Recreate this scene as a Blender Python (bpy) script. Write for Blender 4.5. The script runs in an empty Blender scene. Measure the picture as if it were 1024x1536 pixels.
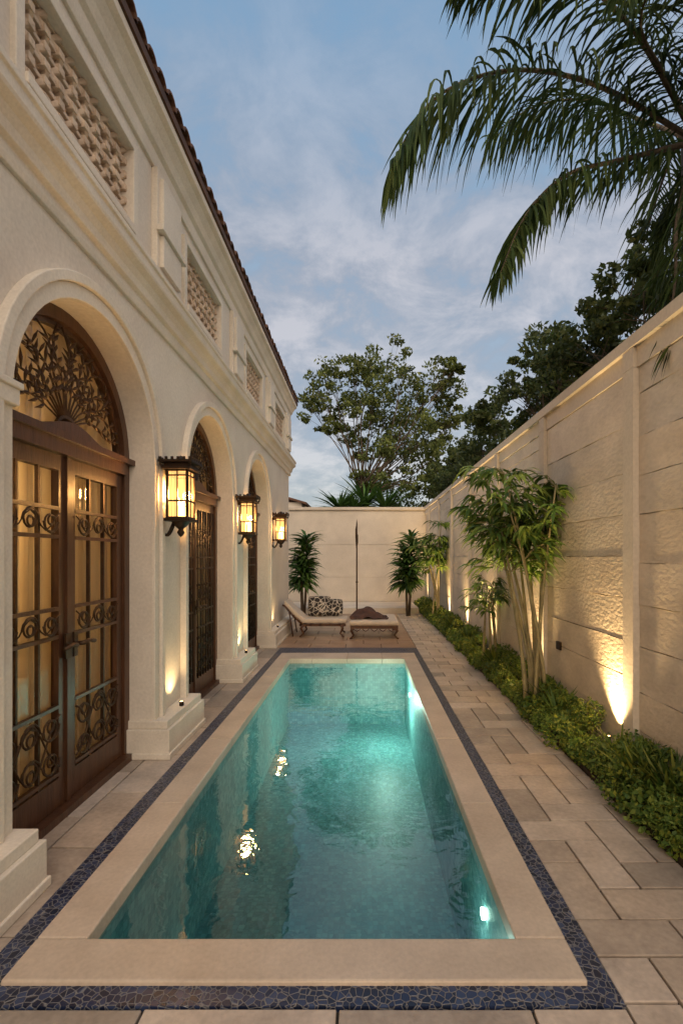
import bpy, math, random
import numpy as np
from mathutils import Vector
random.seed(7); rng=np.random.default_rng(7)
U=1.7
sc=bpy.context.scene
sc.view_settings.view_transform='Standard'
try: sc.view_settings.look='None'
except Exception: pass
sc.view_settings.exposure=0
COL=sc.collection

# ------------------------------------------------------------ materials
def newmat(name):
    m=bpy.data.materials.new(name); m.use_nodes=True
    nt=m.node_tree; nt.nodes.clear()
    out=nt.nodes.new('ShaderNodeOutputMaterial')
    return m,nt,out
def N(nt,t,**kw):
    n=nt.nodes.new(t)
    for k,v in kw.items():
        if k in n.inputs: n.inputs[k].default_value=v
        else: setattr(n,k,v)
    return n
def rgb(c): return (c[0],c[1],c[2],1)
def mixc(nt,fac,a,b,blend='MIX'):
    n=nt.nodes.new('ShaderNodeMix'); n.data_type='RGBA'; n.blend_type=blend
    for i,v in ((0,fac),(6,a),(7,b)):
        if hasattr(v,'node'): nt.links.new(v,n.inputs[i])
        else: n.inputs[i].default_value = v if i==0 else rgb(v)
    return n.outputs[2]
def ramp(nt,src,stops):
    r=nt.nodes.new('ShaderNodeValToRGB'); nt.links.new(src,r.inputs[0])
    e=r.color_ramp.elements
    while len(e)<len(stops): e.new(0.5)
    for i,(p,c) in enumerate(stops):
        e[i].position=p; e[i].color=rgb(c) if not isinstance(c,(int,float)) else (c,c,c,1)
    return r.outputs[0]
def basic(name,c,c2=None,rough=.7,scale=3.0,fine=60.0,bump=.15,metal=0,island=0.0,spec=.4,stretch=None,bdist=.01,fc=.9,lowb=1.0):
    m,nt,out=newmat(name); L=nt.links.new
    p=N(nt,'ShaderNodeBsdfPrincipled'); p.inputs['Roughness'].default_value=rough
    p.inputs['Metallic'].default_value=metal; p.inputs['Specular IOR Level'].default_value=spec
    tc=N(nt,'ShaderNodeTexCoord'); mp=N(nt,'ShaderNodeMapping')
    if stretch: mp.inputs['Scale'].default_value=stretch
    L(tc.outputs['Object'],mp.inputs[0])
    n1=N(nt,'ShaderNodeTexNoise',Scale=scale,Detail=6.0,Roughness=.6); L(mp.outputs[0],n1.inputs['Vector'])
    n2=N(nt,'ShaderNodeTexNoise',Scale=fine,Detail=4.0); L(mp.outputs[0],n2.inputs['Vector'])
    c2=c2 or tuple(x*.78 for x in c)
    f=ramp(nt,n1.outputs[0],[(.32,0.0),(.68,1.0)])
    col=mixc(nt,f,c2,c)
    f2=ramp(nt,n2.outputs[0],[(.3,fc),(.7,1.04)])
    col=mixc(nt,1.0,col,f2,'MULTIPLY')
    if island:
        g=N(nt,'ShaderNodeNewGeometry')
        r=ramp(nt,g.outputs['Random Per Island'],[(0,(1-island,1-island,1-island)),(.5,(1,.96,.91)),(1,(1+island*.3,1+island*.3,1+island*.34))])
        col=mixc(nt,1.0,col,r,'MULTIPLY')
    L(col,p.inputs['Base Color'])
    if bump:
        ml=N(nt,'ShaderNodeMath',operation='MULTIPLY'); L(n1.outputs[0],ml.inputs[0]); ml.inputs[1].default_value=lowb
        ad=N(nt,'ShaderNodeMath',operation='ADD'); L(ml.outputs[0],ad.inputs[0]); L(n2.outputs[0],ad.inputs[1])
        b=N(nt,'ShaderNodeBump',Strength=bump,Distance=bdist); L(ad.outputs[0],b.inputs['Height']); L(b.outputs[0],p.inputs['Normal'])
    L(p.outputs[0],out.inputs[0]); return m
def emis(name,c,s):
    m,nt,out=newmat(name); e=N(nt,'ShaderNodeEmission',Strength=s); e.inputs[0].default_value=rgb(c)
    nt.links.new(e.outputs[0],out.inputs[0]); return m
def leafmat(name,cols,trans=.3,rough=.5,spec=.3):
    m,nt,out=newmat(name); L=nt.links.new
    g=N(nt,'ShaderNodeNewGeometry')
    c=ramp(nt,g.outputs['Random Per Island'],[(i/(len(cols)-1),k) for i,k in enumerate(cols)])
    tc=N(nt,'ShaderNodeTexCoord'); n=N(nt,'ShaderNodeTexNoise',Scale=1.6,Detail=3.0); L(tc.outputs['Object'],n.inputs[0])
    f=ramp(nt,n.outputs[0],[(.35,.6),(.65,1.2)]); c=mixc(nt,1.0,c,f,'MULTIPLY')
    p=N(nt,'ShaderNodeBsdfPrincipled'); p.inputs['Roughness'].default_value=rough; p.inputs['Specular IOR Level'].default_value=spec
    L(c,p.inputs['Base Color'])
    t=N(nt,'ShaderNodeBsdfTranslucent'); L(c,t.inputs[0])
    mx=N(nt,'ShaderNodeMixShader'); mx.inputs[0].default_value=trans
    L(p.outputs[0],mx.inputs[1]); L(t.outputs[0],mx.inputs[2]); L(mx.outputs[0],out.inputs[0]); return m

M={}
M['plaster']=basic('plaster',(.73,.67,.58),(.61,.55,.47),rough=.85,scale=1.3,fine=40,bump=.12)
M['trim']=basic('trim_plaster',(.75,.69,.59),(.63,.57,.48),rough=.8,scale=2.5,fine=60,bump=.1)
M['lattice']=basic('terracotta_lattice',(.68,.55,.42),(.46,.35,.26),rough=.8,scale=8,fine=60,bump=.25)
M['concrete']=basic('wall_concrete',(.66,.59,.49),(.51,.45,.37),rough=.5,scale=2.0,fine=20,bump=.45,island=.06,bdist=.018,stretch=(1,1,1.8),lowb=.15)
M['concrete_s']=basic('wall_concrete_smooth',(.66,.59,.49),(.54,.48,.40),rough=.75,scale=1.5,fine=40,bump=.2)
M['wood']=basic('dark_wood',(.11,.048,.023),(.055,.024,.012),rough=.34,scale=4,fine=30,bump=.2,stretch=(6,6,.6),fc=.8)
M['iron']=basic('wrought_iron',(.03,.022,.016),(.06,.035,.02),rough=.45,scale=20,bump=.15,metal=.7)
M['bronze']=basic('bronze',(.09,.05,.026),(.05,.027,.015),rough=.45,scale=15,bump=.2,metal=.6)
M['tile']=basic('roof_tile',(.17,.085,.05),(.08,.042,.028),rough=.8,scale=6,fine=50,bump=.4,island=.5)
M['paver']=basic('paver_stone',(.57,.485,.40),(.40,.335,.275),rough=.42,scale=4.0,fine=34,bump=.3,island=.32,fc=.82)
M['coping']=basic('coping_stone',(.60,.51,.415),(.47,.39,.31),rough=.4,scale=2.4,fine=50,bump=.2,island=.05)
M['patio']=basic('patio_stone',(.40,.27,.18),(.28,.175,.11),rough=.3,scale=3,fine=30,bump=.15,island=.2)
M['ground']=basic('ground_mortar',(.07,.058,.045),(.045,.038,.03),rough=.9)
M['soil']=basic('soil',(.05,.034,.02),(.025,.017,.011),rough=.95,scale=12,bump=.9)
M['bark']=basic('bark',(.14,.11,.08),(.07,.055,.04),rough=.9,scale=10,fine=60,bump=.6,stretch=(1,1,.3))
M['stem']=basic('green_stem',(.34,.29,.15),(.20,.17,.085),rough=.6,scale=8)
M['cushion']=basic('cushion_fabric',(.60,.51,.40),(.50,.42,.33),rough=.95,scale=6,fine=120,bump=.3)
M['throw']=basic('dark_throw',(.10,.05,.035),(.05,.026,.02),rough=.9,scale=9,fine=60,bump=.5)
M['glow']=emis('lamp_glow',(1,.62,.25),10)
M['candle']=emis('candle_glow',(1,.75,.42),20)
M['poollamp']=emis('pool_lamp_glow',(1,.92,.7),20)
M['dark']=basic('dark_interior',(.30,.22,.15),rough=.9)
M['leaf_palm']=leafmat('palm_leaf',[(.024,.047,.015),(.05,.085,.026),(.09,.125,.04)],.28,.6,.12)
M['leaf_tree']=leafmat('tree_leaf',[(.06,.09,.024),(.12,.16,.042),(.21,.245,.07)],.35)
M['leaf_dark']=leafmat('dark_tree_leaf',[(.035,.06,.02),(.07,.10,.03),(.125,.15,.045)],.35)
M['leaf_bed']=leafmat('bed_leaf',[(.05,.11,.022),(.12,.19,.033),(.31,.33,.05)],.3)
M['leaf_bright']=leafmat('shrub_leaf',[(.07,.14,.033),(.14,.23,.043),(.29,.36,.075)],.4)
M['leaf_drac']=leafmat('dracaena_leaf',[(.03,.08,.02),(.07,.15,.03),(.14,.23,.05)],.25)

m,nt,out=newmat('curtain'); d=N(nt,'ShaderNodeBsdfDiffuse'); d.inputs[0].default_value=(.74,.63,.45,1)
t=N(nt,'ShaderNodeBsdfTranslucent'); t.inputs[0].default_value=(.82,.69,.47,1)
mx=N(nt,'ShaderNodeMixShader'); mx.inputs[0].default_value=.35
nt.links.new(d.outputs[0],mx.inputs[1]); nt.links.new(t.outputs[0],mx.inputs[2]); nt.links.new(mx.outputs[0],out.inputs[0]); M['curtain']=m
def glassmat(name,tint,ior=1.45,rough=.02,bump=0,sc_=2,emi=None):
    m,nt,out=newmat(name); L=nt.links.new
    tr=N(nt,'ShaderNodeBsdfTransparent'); tr.inputs[0].default_value=rgb(tint)
    g=N(nt,'ShaderNodeBsdfGlossy'); g.inputs['Roughness'].default_value=rough
    fr=N(nt,'ShaderNodeFresnel',IOR=ior)
    mx=N(nt,'ShaderNodeMixShader'); L(fr.outputs[0],mx.inputs[0]); L(tr.outputs[0],mx.inputs[1]); L(g.outputs[0],mx.inputs[2])
    if bump:
        tc=N(nt,'ShaderNodeTexCoord'); n=N(nt,'ShaderNodeTexNoise',Scale=sc_,Detail=3.0,Roughness=.55,Distortion=.6); L(tc.outputs['Object'],n.inputs[0])
        b=N(nt,'ShaderNodeBump',Strength=bump,Distance=.02); L(n.outputs[0],b.inputs['Height']); L(b.outputs[0],g.inputs['Normal']); L(b.outputs[0],fr.inputs['Normal'])
    o=mx.outputs[0]
    if emi:
        e=N(nt,'ShaderNodeEmission',Strength=emi[1]); e.inputs[0].default_value=rgb(emi[0])
        a=N(nt,'ShaderNodeAddShader'); L(o,a.inputs[0]); L(e.outputs[0],a.inputs[1]); o=a.outputs[0]
    L(o,out.inputs[0]); return m
M['glass']=glassmat('door_glass',(.93,.93,.9),1.35)
M['lampglass']=glassmat('lantern_glass',(.8,.62,.38),1.5,rough=.1,emi=((1,.54,.18),1.05))
M['water']=glassmat('pool_water',(.42,.77,.79),1.95,rough=.010,bump=.2,sc_=4.2)
m,nt,out=newmat('pool_mosaic'); L=nt.links.new
tc=N(nt,'ShaderNodeTexCoord'); v=N(nt,'ShaderNodeTexVoronoi',Scale=24.0); v.inputs['Randomness'].default_value=.3; L(tc.outputs['Object'],v.inputs[0])
c=ramp(nt,v.outputs['Color'],[(0,(.12,.31,.33)),(.5,(.20,.42,.44)),(1,(.33,.56,.56))])
v3=N(nt,'ShaderNodeTexVoronoi',Scale=24.0,feature='DISTANCE_TO_EDGE'); v3.inputs['Randomness'].default_value=.3; L(tc.outputs['Object'],v3.inputs[0])
c=mixc(nt,1.0,c,ramp(nt,v3.outputs['Distance'],[(.03,.75),(.09,1.0)]),'MULTIPLY')
n=N(nt,'ShaderNodeTexNoise',Scale=1.5,Detail=3.0); L(tc.outputs['Object'],n.inputs[0])
c=mixc(nt,1.0,c,ramp(nt,n.outputs[0],[(.3,.78),(.7,1.1)]),'MULTIPLY')
p=N(nt,'ShaderNodeBsdfPrincipled'); p.inputs['Roughness'].default_value=.5; L(c,p.inputs['Base Color']); L(p.outputs[0],out.inputs[0]); M['mosaic']=m
m,nt,out=newmat('blue_pebble'); L=nt.links.new
tc=N(nt,'ShaderNodeTexCoord'); v=N(nt,'ShaderNodeTexVoronoi',Scale=36.0,feature='DISTANCE_TO_EDGE'); L(tc.outputs['Object'],v.inputs[0])
v2=N(nt,'ShaderNodeTexVoronoi',Scale=36.0); L(tc.outputs['Object'],v2.inputs[0])
cs=ramp(nt,v2.outputs['Color'],[(0.2,(.008,.014,.036)),(.6,(.016,.028,.075)),(1,(.05,.075,.15))])
f=ramp(nt,v.outputs['Distance'],[(.02,0.0),(.08,1.0)])
c=mixc(nt,f,(.19,.19,.20),cs)
p=N(nt,'ShaderNodeBsdfPrincipled'); p.inputs['Roughness'].default_value=.35; L(c,p.inputs['Base Color'])
b=N(nt,'ShaderNodeBump',Strength=.6,Distance=.01); L(f,b.inputs['Height']); L(b.outputs[0],p.inputs['Normal']); L(p.outputs[0],out.inputs[0]); M['pebble']=m
m,nt,out=newmat('pillow_pattern'); L=nt.links.new
tc=N(nt,'ShaderNodeTexCoord'); v=N(nt,'ShaderNodeTexVoronoi',Scale=11.0,feature='DISTANCE_TO_EDGE'); L(tc.outputs['Object'],v.inputs[0])
c=ramp(nt,v.outputs['Distance'],[(.04,(.45,.4,.33)),(.08,(.025,.02,.017))])
p=N(nt,'ShaderNodeBsdfPrincipled'); p.inputs['Roughness'].default_value=.9; L(c,p.inputs['Base Color']); L(p.outputs[0],out.inputs[0]); M['pattern']=m

# ------------------------------------------------------------ mesh builder (h units)
class MB:
    def __init__(s): s.v=[]; s.f=[]; s.m=[]; s.sm=[]
    def add(s,vs,fs,m=0,sm=False):
        o=len(s.v); s.v.extend([tuple(x) for x in vs]); 
        for f in fs: s.f.append(tuple(i+o for i in f)); s.m.append(m); s.sm.append(sm)
    def quad(s,a,b,c,d,m=0): s.add([a,b,c,d],[(0,1,2,3)],m)
    def box(s,x0,x1,y0,y1,z0,z1,m=0):
        s.add([(x0,y0,z0),(x1,y0,z0),(x1,y1,z0),(x0,y1,z0),(x0,y0,z1),(x1,y0,z1),(x1,y1,z1),(x0,y1,z1)],
              [(0,3,2,1),(4,5,6,7),(0,1,5,4),(1,2,6,5),(2,3,7,6),(3,0,4,7)],m)
    def tube(s,pts,r,n=6,m=0,cap=True):
        P=[Vector(p) for p in pts]; k=len(P)
        R=r if hasattr(r,'__len__') else [r]*k
        vs=[]; up=None
        for i in range(k):
            d=(P[min(i+1,k-1)]-P[max(i-1,0)])
            if d.length<1e-9: d=Vector((0,0,1))
            d.normalize()
            if up is None:
                up=Vector((0,0,1)) if abs(d.z)<.9 else Vector((1,0,0))
            a=d.cross(up)
            if a.length<1e-6: a=d.cross(Vector((0,1,0.01)))
            a.normalize(); b=a.cross(d).normalized(); up=b
            for j in range(n):
                t=2*math.pi*j/n; vs.append(P[i]+(a*math.cos(t)+b*math.sin(t))*R[i])
        fs=[]
        for i in range(k-1):
            for j in range(n):
                fs.append((i*n+j,i*n+(j+1)%n,(i+1)*n+(j+1)%n,(i+1)*n+j))
        if cap: fs.append(tuple(range(n))[::-1]); fs.append(tuple((k-1)*n+j for j in range(n)))
        s.add(vs,fs,m,True)
    def profile(s,prof,y0,y1,m=0):
        n=len(prof); vs=[(x,y0,z) for x,z in prof]+[(x,y1,z) for x,z in prof]
        fs=[(i,(i+1)%n,n+(i+1)%n,n+i) for i in range(n)]+[tuple(range(n))[::-1],tuple(range(n,2*n))]
        s.add(vs,fs,m)
    def profile_y(s,prof,x0,x1,m=0):
        n=len(prof); vs=[(x0,y,z) for y,z in prof]+[(x1,y,z) for y,z in prof]
        fs=[(i,(i+1)%n,n+(i+1)%n,n+i) for i in range(n)]+[tuple(range(n))[::-1],tuple(range(n,2*n))]
        s.add(vs,fs,m)
    def arch(s,x0,x1,yc,zc,r0,r1,m=0,n=28,a0=0,a1=math.pi):
        vs=[]
        for i in range(n+1):
            a=a0+(a1-a0)*i/n; c,q=math.cos(a),math.sin(a)
            vs+= [(x0,yc+r0*c,zc+r0*q),(x1,yc+r0*c,zc+r0*q),(x1,yc+r1*c,zc+r1*q),(x0,yc+r1*c,zc+r1*q)]
        fs=[]
        for i in range(n):
            for j in range(4): fs.append((i*4+j,i*4+(j+1)%4,(i+1)*4+(j+1)%4,(i+1)*4+j))
        s.add(vs,fs,m)
    def lathe(s,prof,c=(0,0,0),n=16,m=0):
        vs=[];fs=[]
        for r,z in prof:
            for j in range(n):
                t=2*math.pi*j/n; vs.append((c[0]+r*math.cos(t),c[1]+r*math.sin(t),c[2]+z))
        for i in range(len(prof)-1):
            for j in range(n): fs.append((i*n+j,i*n+(j+1)%n,(i+1)*n+(j+1)%n,(i+1)*n+j))
        s.add(vs,fs,m,True)
    def strap(s,p0,d,L,w,droop,m=0,seg=3):
        d=np.array(d,float); d/=np.linalg.norm(d)+1e-9
        side=np.cross(d,(0,0,1.0)); 
        if np.linalg.norm(side)<1e-3: side=np.array((1.,0,0))
        side/=np.linalg.norm(side)
        ang=random.uniform(-.6,.6); upv=np.cross(side,d); side=side*math.cos(ang)+upv*math.sin(ang)
        vs=[];fs=[]; p=np.array(p0,float); cur=d.copy()
        for i in range(seg+1):
            t=i/seg; ww=w*(.35+1.3*t if t<.5 else 1.9*(1-t)+.05) if seg>2 else w*(1 if 0<i<seg else .15)
            vs.append(p-side*ww*.5); vs.append(p+side*ww*.5)
            p=p+cur*L/seg; cur=cur+np.array((0,0,-droop/seg)); cur/=np.linalg.norm(cur)
        for i in range(seg): fs.append((2*i,2*i+1,2*i+3,2*i+2))
        s.add(vs,fs,m)
    def leaves(s,C,size,m=0,aspect=.45,hang=.0):
        n=len(C); a=rng.normal(size=(n,3)); a[:,2]-=hang; a/=np.linalg.norm(a,axis=1)[:,None]
        b=np.cross(a,rng.normal(size=(n,3))); b/=np.linalg.norm(b,axis=1)[:,None]+1e-9
        sz=size*rng.uniform(.6,1.3,size=(n,1))
        V=np.stack([C-a*sz*.5,C+b*sz*aspect*.5,C+a*sz*.5,C-b*sz*aspect*.5],1).reshape(-1,3)
        o=len(s.v); s.v.extend(map(tuple,V.tolist()))
        for i in range(n): k=o+4*i; s.f.append((k,k+1,k+2,k+3))
        s.m.extend([m]*n); s.sm.extend([False]*n)
    def build(s,name,mats,parent=None,bevel=0,loc=None,recalc=False):
        me=bpy.data.meshes.new(name)
        me.from_pydata([(x*U,y*U,z*U) for x,y,z in s.v],[],s.f)
        for k in mats: me.materials.append(M[k])
        me.polygons.foreach_set('material_index',s.m); me.polygons.foreach_set('use_smooth',s.sm)
        me.update()
        if recalc:
            import bmesh
            bm=bmesh.new(); bm.from_mesh(me); bmesh.ops.recalc_face_normals(bm,faces=bm.faces); bm.to_mesh(me); bm.free()
        ob=bpy.data.objects.new(name,me); COL.objects.link(ob)
        if parent: ob.parent=parent
        if loc: ob.location=tuple(c*U for c in loc)
        if bevel:
            b=ob.modifiers.new('bevel','BEVEL'); b.width=bevel*U; b.segments=2; b.limit_method='ANGLE'; b.angle_limit=math.radians(40)
        return ob
def empty(name,loc=(0,0,0)):
    e=bpy.data.objects.new(name,None); COL.objects.link(e); e.location=tuple(c*U for c in loc); return e
def light(name,kind,loc,energy,color,parent=None,radius=.05,size=None,target=None,blend=1.0):
    l=bpy.data.lights.new(name,kind); l.energy=energy; l.color=color
    if kind in('POINT','SPOT'): l.shadow_soft_size=radius
    if kind=='SPOT': l.spot_size=math.radians(size); l.spot_blend=blend
    o=bpy.data.objects.new(name,l); COL.objects.link(o); o.location=Vector(loc)*U
    if target is not None:
        d=(Vector(target)-Vector(loc)); o.rotation_euler=d.to_track_quat('-Z','Y').to_euler()
    if parent: o.parent=parent
    return o
WARM=(1,.67,.31)

XW=-1.06; XD=-1.19; XR=1.26; YB=10.05; YE=7.0
PX0,PX1,PY0,PY1=-.715,.393,1.278,4.8
DOORS=[1.97,3.45,4.95]; R=.5; ZS=1.47
ZC0=2.22

# ------------------------------------------------------------ ground
g=MB(); z=-.012; B=240
hx0,hx1,hy0,hy1=PX0-.05,PX1+.05,PY0-.05,PY1+.05
for a,b,c,d in((-B,hx0,-B,B),(hx1,B,-B,B),(hx0,hx1,-B,hy0),(hx0,hx1,hy1,B)):
    g.quad((a,c,z),(b,c,z),(b,d,z),(a,d,z))
g.build('ground',['ground'])

# ------------------------------------------------------------ paving
def slab(mb,x0,x1,y0,y1,bx,m=0,gap=.0032,ztop=0.0,th=.02):
    x0=max(x0,bx[0]);x1=min(x1,bx[1]);y0=max(y0,bx[2]);y1=min(y1,bx[3])
    if x1-x0<.02 or y1-y0<.02: return
    dz=random.uniform(-.0015,.0010)
    mb.box(x0+gap,x1-gap,y0+gap,y1-gap,ztop-th,ztop+dz,m)
pv=MB()
W=.128; bx=(.583,1.03,-.3,3.4)
for i in range(-2,7):
    for j in range(-4,32):
        d=(i-j)%4; x=.583+i*W; y=-.3+j*W
        if d==0: slab(pv,x,x+2*W,y,y+W,bx)
        if d==3: slab(pv,x,x+W,y,y+2*W,bx)
bx=(.583,1.03,3.4,10.0); y=3.4; r=0
while y<10.0:
    x=.583-(.12 if r%2 else 0)
    while x<1.03: slab(pv,x,x+.225,y,y+.15,bx); x+=.225
    y+=.15; r+=1
bx=(-1.26,-.917,-.3,5.5); y=-.3
while y<5.5:
    for k in range(2): slab(pv,-1.26+k*.18,-1.26+(k+1)*.18,y+(.2 if k else 0)-.2,y+.2+(.2 if k else 0),bx)
    y+=.4
y=1.095
for r in range(6):
    x=-.917-(.2 if r%2 else 0)
    while x<.583: slab(pv,x,x+.43,y-.22,y,(-.917,.583,-.3,1.095)); x+=.43
    y-=.22
pv.build('pavement',['paver'],bevel=.0025)
pt=MB(); y=5.45; r=0
while y<10.0:
    x=-2.6-(.2 if r%2 else 0)
    while x<.583: 
        slab(pt,x,x+.4,y,y+.25,(-2.6 if y>7 else -1.26,.583,5.452,10.0)); x+=.4
    y+=.25; r+=1
pt.build('patio',['patio'],bevel=.002)

# ------------------------------------------------------------ swimming pool
pool=empty('swimming_pool')
b=MB(); zf=-.62; e=.008
x0,x1,y0,y1=PX0-e,PX1+e,PY0-e,PY1+e
b.quad((x0,y0,zf),(x1,y0,zf),(x1,y1,zf),(x0,y1,zf))
b.quad((x0,y0,-.01),(x0,y0,zf),(x0,y1,zf),(x0,y1,-.01)); b.quad((x1,y0,-.01),(x1,y1,-.01),(x1,y1,zf),(x1,y0,zf))
b.quad((x0,y0,-.01),(x1,y0,-.01),(x1,y0,zf),(x0,y0,zf)); b.quad((x0,y1,-.01),(x0,y1,zf),(x1,y1,zf),(x1,y1,-.01))
b.build('basin',['mosaic'],pool)
c=MB()
def coprow(x0,x1,y0,y1,ax,n):
    for i in range(n):
        if ax=='x':
            a=x0+(x1-x0)*i/n; bb=x0+(x1-x0)*(i+1)/n; c.box(a+.0006,bb-.0006,y0,y1,-.04,.014)
        else:
            a=y0+(y1-y0)*i/n; bb=y0+(y1-y0)*(i+1)/n; c.box(x0,x1,a+.0006,bb-.0006,-.04,.014)
coprow(-.846,.523,1.149,PY0,'x',1)
coprow(-.846,PX0,PY0,PY1,'y',5); coprow(PX1,.523,PY0,PY1,'y',5)
coprow(-.846,.523,PY1,5.1,'x',4)
c.build('coping',['coping'],pool,bevel=.005)
k=MB()
k.box(-.917,.583,1.097,1.149,-.02,.002); k.box(-.917,-.846,1.149,5.1,-.02,.002); k.box(.523,.583,1.149,5.1,-.02,.002); k.box(-.917,.583,5.1,5.45,-.02,.002)
k.build('mosaic_band',['pebble'],pool)
w=MB(); zw=-.03
w.quad((PX0-.007,PY0-.007,zw),(PX1+.007,PY0-.007,zw),(PX1+.007,PY1+.003,zw),(PX0-.007,PY1+.003,zw))
w.build('water',['water'],pool)
pl=MB()
for yy in (1.62,4.2):
    pl.lathe([(0.0,0),(.013,0),(.018,.0),(.018,.01)],(0,0,0),16,0)
    nv=4*16; vs=pl.v[-nv:]; pl.v[-nv:]=[(PX1+.004-q[2],yy+q[0],-.17+q[1]) for q in vs]
pl.build('pool_lamps',['poollamp'],pool)
light('pool_light','POINT',(PX1-.14,1.62,-.28),4,(1,.95,.8),pool,.05)
light('pool_light','POINT',(PX1-.20,4.15,-.20),55,(1,.95,.74),pool,.06)

# ------------------------------------------------------------ house
house=empty('villa')
wl=MB(); Y0=-1.2; ZT=3.12
def wallquad(ya,yb,za,zb,x=XW,m=0): wl.quad((x,ya,za),(x,yb,za),(x,yb,zb),(x,ya,zb),m)
edges=[Y0]
for dc in DOORS:
    wallquad(edges[-1],dc-R,-.01,ZC0+.02)
    n=32
    for i in range(n):
        a0=math.pi-math.pi*i/n; a1=math.pi-math.pi*(i+1)/n
        ya,yb=dc+R*math.cos(a0),dc+R*math.cos(a1); za,zb=ZS+R*math.sin(a0),ZS+R*math.sin(a1)
        wl.quad((XW,ya,za),(XW,yb,zb),(XW,yb,ZC0+.02),(XW,ya,ZC0+.02))
        wl.quad((XW,ya,za),(XD-.03,ya,za),(XD-.03,yb,zb),(XW,yb,zb))
    for yy in (dc-R,dc+R): wl.quad((XW,yy,-.01),(XD-.03,yy,-.01),(XD-.03,yy,ZS),(XW,yy,ZS))
    edges.append(dc+R)
wallquad(edges[-1],YE,-.01,ZC0+.02)
WIN=[(.5,.36),(1.88,.36),(3.27,.35),(4.75,.35),(6.2,.34)]; WZ0,WZ1=2.5,2.85
last=Y0
for yc,hw in WIN:
    wallquad(last,yc-hw,ZC0+.02,ZT); wallquad(yc-hw,yc+hw,ZC0+.02,WZ0); wallquad(yc-hw,yc+hw,WZ1,ZT)
    a,bb=yc-hw,yc+hw; xi=XW-.12
    for A,Bq in (((a,WZ0),(bb,WZ0)),((bb,WZ0),(bb,WZ1)),((bb,WZ1),(a,WZ1)),((a,WZ1),(a,WZ0))):
        wl.quad((XW,A[0],A[1]),(XW,Bq[0],Bq[1]),(xi,Bq[0],Bq[1]),(xi,A[0],A[1]))
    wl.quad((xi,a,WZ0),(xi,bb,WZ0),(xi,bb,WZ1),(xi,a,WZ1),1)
    last=bb
wallquad(last,YE,ZC0+.02,ZT)
wl.quad((XW,YE,-.01),(-3.6,YE,-.01),(-3.6,YE,ZT),(XW,YE,ZT)); wl.quad((XW,Y0,-.01),(-3.6,Y0,-.01),(-3.6,Y0,ZT),(XW,Y0,ZT))
wl.quad((-3.6,Y0,-.01),(-3.6,YE,-.01),(-3.6,YE,ZT),(-3.6,Y0,ZT)); wl.quad((XW-.125,Y0,2.3),(-3.6,Y0,2.3),(-3.6,YE,2.3),(XW-.125,YE,2.3),1)
wl.quad((-2.0,Y0,0),(-2.0,YE,0),(-2.0,YE,2.3),(-2.0,Y0,2.3),0)
wl.quad((XW,Y0,ZT),(-3.6,Y0,ZT),(-3.6,YE,ZT),(XW,YE,ZT),1)
wl.build('walls',['plaster','dark'],house)

tr=MB()
for dc in DOORS:
    tr.arch(XW-.002,XW+.018,dc,ZS,R+.001,R+.055); tr.arch(XW-.002,XW+.034,dc,ZS,R+.056,R+.092)
    for sgn in(-1,1):
        for a,bb,pr in((R+.001,R+.055,.018),(R+.056,R+.092,.034)):
            ya,yb=sorted((dc+sgn*a,dc+sgn*bb)); tr.box(XW-.002,XW+pr,ya,yb,.0,ZS)
PIERS=[(Y0,1.47),(2.47,2.95),(3.95,4.45),(5.45,YE+.03)]
for a,bb in PIERS:
    q=-.03 if a>0 else 0; w_=.03 if bb<YE else 0
    tr.box(XD,XW+.10,a+q,bb+w_,.0,.145); tr.box(XD,XW+.085,a+q*.5,bb+w_*.5,.145,.185); tr.box(XD,XW+.108,a+q*1.3,bb+w_*1.3,.0,.03)
tr.box(XD,XW+.036,1.2,1.475,ZS-.02,ZS+.03); tr.box(XD,XW+.044,1.2,1.482,ZS+.03,ZS+.05)
tr.build('archivolts',['trim'],house,bevel=.004)
co=MB()
Pf=[(XW-.01,2.16),(XW+.015,2.16),(XW+.02,2.18),(XW+.02,2.21),(XW+.04,2.22),(XW+.045,2.25),(XW+.06,2.275),(XW+.085,2.29),(XW+.09,2.30),(XW+.09,2.335),(XW+.10,2.34),(XW+.10,2.36),(XW+.03,2.385),(XW+.02,2.41),(XW-.01,2.41)]
co.profile(Pf,Y0,YE+.07)
Pe=[(XW-.01,2.96),(XW+.015,2.96),(XW+.02,2.985),(XW+.02,3.03),(XW+.04,3.045),(XW+.055,3.08),(XW+.08,3.115),(XW+.105,3.13),(XW+.105,3.17),(XW-.01,3.17)]
co.profile(Pe,Y0,YE+.07)
for yc,hw in WIN:
    a,bb=yc-hw,yc+hw
    co.box(XW-.002,XW+.02,a-.04,a,WZ0-.03,WZ1+.04); co.box(XW-.002,XW+.02,bb,bb+.04,WZ0-.03,WZ1+.04)
    co.box(XW-.002,XW+.022,a-.001,bb+.001,WZ1,WZ1+.04); co.box(XW-.002,XW+.03,a-.001,bb+.001,WZ0-.035,WZ0)
for yc in (1.17,2.62,4.06,5.5,6.78):
    h=.15
    co.box(XW-.001,XW+.03,yc-h,yc+h,2.41,2.96); 
    co.box(XW+.029,XW+.05,yc-h+.03,yc+h-.03,2.47,2.63); co.box(XW+.029,XW+.05,yc-h+.03,yc+h-.03,2.68,2.92)
    co.box(XW+.029,XW+.065,yc-h-.012,yc+h+.012,2.635,2.665)
co.build('cornices',['trim'],house,bevel=.003)

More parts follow.
